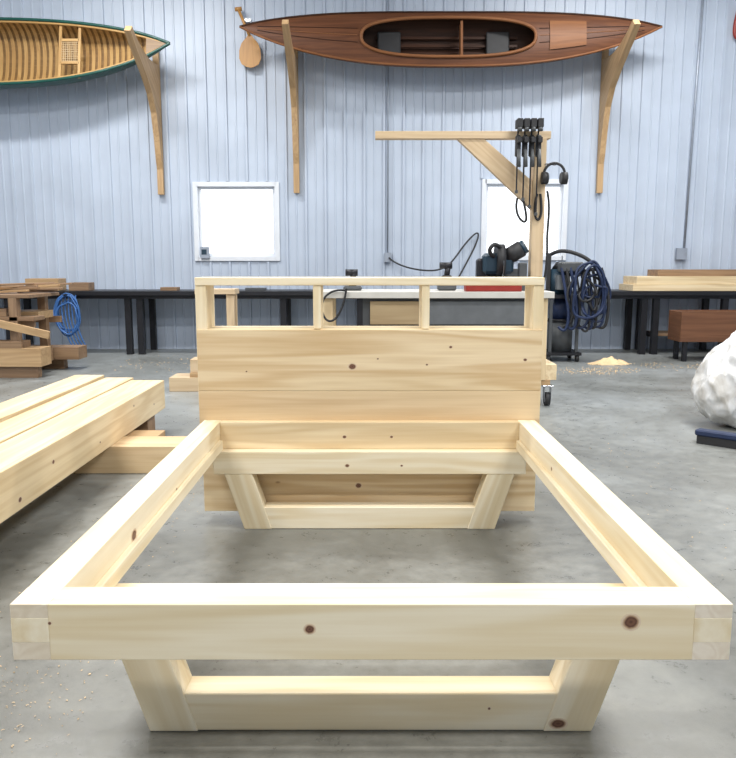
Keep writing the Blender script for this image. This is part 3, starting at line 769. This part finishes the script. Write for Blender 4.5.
# ------------------------------------------------------------------ bulk bag and broom on the right
def plastic():
    m, nt, b = new_mat('woven_bag'); N = nt.nodes; L = nt.links
    tc = N.new('ShaderNodeTexCoord')
    mp = N.new('ShaderNodeMapping'); mp.inputs['Scale'].default_value = (6, 6, 3.0); mp.inputs['Rotation'].default_value = (0.1, 0.5, 0)
    L.new(tc.outputs['Object'], mp.inputs['Vector'])
    n = N.new('ShaderNodeTexNoise'); n.inputs['Scale'].default_value = 1.2; n.inputs['Detail'].default_value = 5; n.inputs['Distortion'].default_value = 0.6
    L.new(mp.outputs[0], n.inputs['Vector'])
    r = N.new('ShaderNodeValToRGB'); r.color_ramp.elements[0].position = 0.30; r.color_ramp.elements[1].position = 0.55
    r.color_ramp.elements[0].color = (0.50, 0.47, 0.42, 1); r.color_ramp.elements[1].color = (0.78, 0.78, 0.78, 1)
    L.new(n.outputs['Fac'], r.inputs['Fac']); L.new(r.outputs['Color'], b.inputs['Base Color'])
    b.inputs['Roughness'].default_value = 0.5
    vo = N.new('ShaderNodeTexVoronoi'); vo.inputs['Scale'].default_value = 1.6
    L.new(mp.outputs[0], vo.inputs['Vector'])
    bp = N.new('ShaderNodeBump'); bp.inputs['Strength'].default_value = 0.9; bp.inputs['Distance'].default_value = 0.035
    L.new(vo.outputs['Distance'], bp.inputs['Height']); L.new(bp.outputs['Normal'], b.inputs['Normal'])
    return m
def ridged(p, s, oct=3):
    v = 0; a = 1.0
    for _ in range(oct):
        v += a*(1-2*abs(noise.noise(p*s))); s *= 2.1; a *= 0.5
    return v
bm = bmesh.new(); bmesh.ops.create_icosphere(bm, subdivisions=6, radius=1)
for v in bm.verts:
    p = v.co.copy(); h = (p.z+1)/2
    ang = math.atan2(p.y, p.x)
    rr = 1.0-0.40*h**1.6
    q3 = Vector((p.x+0.4*p.z, p.y, p.z*0.6))
    f = 1+0.10*noise.noise(p*1.8)+0.055*(ridged(q3, 2.6)-0.8)
    v.co = Vector((p.x*0.55*rr*f+0.16*h*h, p.y*0.45*rr*f, max(-0.45, p.z*0.47*f)))
    if h > 0.80:
        q = (h-0.80)/0.20
        v.co.z += 0.14*q*(1+0.5*math.sin(ang*5))
M = Matrix.Translation((3.22, 6.25, 0.451)); bm.transform(M)
obj_from_bm('bulk_bag', bm, plastic(), smooth=True, M=M)
br = root('push_broom', (2.75, 5.7, 0))
beam('head', (2.50, 5.66, 0.085), (2.92, 5.28, 0.085), 0.09, 0.045, NAVY, br, bev=0.01)
beam('bristles', (2.51, 5.65, 0.032), (2.91, 5.29, 0.032), 0.07, 0.064, RUBBER, br, bev=0.004)
cyl('handle', (2.71, 5.47, 0.10), (3.9, 5.0, 0.014), 0.014, BLACK, br)

# ------------------------------------------------------------------ shavings & sawdust
def flakes(name, xa, xb, ya, yb, n, s):
    bm = bmesh.new()
    for _ in range(n):
        x = min(xb, max(xa, random.gauss((xa+xb)/2, (xb-xa)/4))) if random.random() < .7 else random.uniform(xa, xb)
        y = min(yb, max(ya, random.gauss((ya+yb)/2, (yb-ya)/4))) if random.random() < .7 else random.uniform(ya, yb)
        a = random.uniform(0, math.pi); l = s*random.uniform(.3, 1.3); w_ = s*random.uniform(.15, .5)
        ca, sa = math.cos(a), math.sin(a); pr = None
        for j in range(4):
            u = (j/3-.5)*l; z = 0.002+0.2*s*math.sin(j/3*math.pi)
            A = bm.verts.new((x+u*ca-w_/2*sa, y+u*sa+w_/2*ca, z)); B = bm.verts.new((x+u*ca+w_/2*sa, y+u*sa-w_/2*ca, z))
            if pr: bm.faces.new((pr[0], pr[1], B, A))
            pr = (A, B)
    return obj_from_bm(name, bm, SHAV)
flakes('wood_shavings', -1.50, -0.86, 1.75, 2.45, 260, 0.008)
flakes('wood_shavings.001', -1.45, -0.90, 2.5, 4.6, 120, 0.011)
flakes('wood_shavings.002', -3.4, -2.2, 6.6, 8.8, 130, 0.022)
flakes('wood_shavings.003', 3.65, 5.6, 9.6, 10.4, 160, 0.03)
flakes('wood_shavings.004', -3.4, -1.0, 9.5, 11.2, 160, 0.03)
flakes('wood_shavings.005', 1.1, 2.3, 3.0, 6.8, 70, 0.012)
flakes('wood_shavings.006', 2.35, 3.5, 9.3, 9.95, 220, 0.03)
def pile(name, x, y, rx, h):
    bm = bmesh.new(); bmesh.ops.create_grid(bm, x_segments=40, y_segments=40, size=1)
    for v in bm.verts:
        d = v.co.length*(1+0.3*noise.noise(v.co*3)); z = h*max(0, 1-d)**1.2*(1+0.5*noise.noise(v.co*5))
        v.co = Vector((x+v.co.x*rx, y+v.co.y*rx*.5, z-0.002))
    bmesh.ops.delete(bm, geom=[v for v in bm.verts if v.co.z < -0.001], context='VERTS')
    obj_from_bm(name, bm, SHAV, smooth=True)
pile('sawdust_pile', 3.3, 10.3, 0.32, 0.10)

# ------------------------------------------------------------------ ceiling lamps
lampm, nt, b = new_mat('lamp_diffuser')
b.inputs['Base Color'].default_value = (0.9, 0.9, 0.9, 1); b.inputs['Emission Color'].default_value = (1, 0.98, 0.95, 1); b.inputs['Emission Strength'].default_value = 2
k = 0
for y in (-1.5, 2.2, 5.9, 9.3):
    for x in (-3.6, 3.6):
        nm = 'ceiling_lamp' if k == 0 else 'ceiling_lamp.%03d' % k; k += 1
        r = root(nm, (x, y, ZC-0.1))
        box('housing', x-1.2, x+1.2, y-0.2, y+0.2, ZC-0.08, ZC, WHITE, r)
        box('diffuser', x-1.15, x+1.15, y-0.16, y+0.16, ZC-0.095, ZC-0.08, lampm, r, bev=0)
        ld = bpy.data.lights.new(nm+'_light', 'AREA'); ld.shape = 'RECTANGLE'; ld.size = 2.3; ld.size_y = 0.32
        ld.energy = 228; ld.color = (1.0, 0.99, 0.965)
        lo = bpy.data.objects.new('light', ld); COL.objects.link(lo); lo.location = (x, y, ZC-0.11)
        attach(lo, r)

w = bpy.data.worlds.new('World'); scene.world = w; w.use_nodes = True
bg = w.node_tree.nodes['Background']; bg.inputs['Color'].default_value = (0.93, 0.97, 1.0, 1); bg.inputs['Strength'].default_value = 2.8

# ------------------------------------------------------------------ camera
cd = bpy.data.cameras.new('camera'); cam = bpy.data.objects.new('camera', cd); COL.objects.link(cam)
cam.location = (0, 0, 1.337); cam.rotation_euler = (math.radians(90-8.53), 0, 0)
cd.sensor_fit = 'HORIZONTAL'; cd.sensor_width = 36; cd.lens = 37.17; cd.clip_start = 0.05
scene.camera = cam
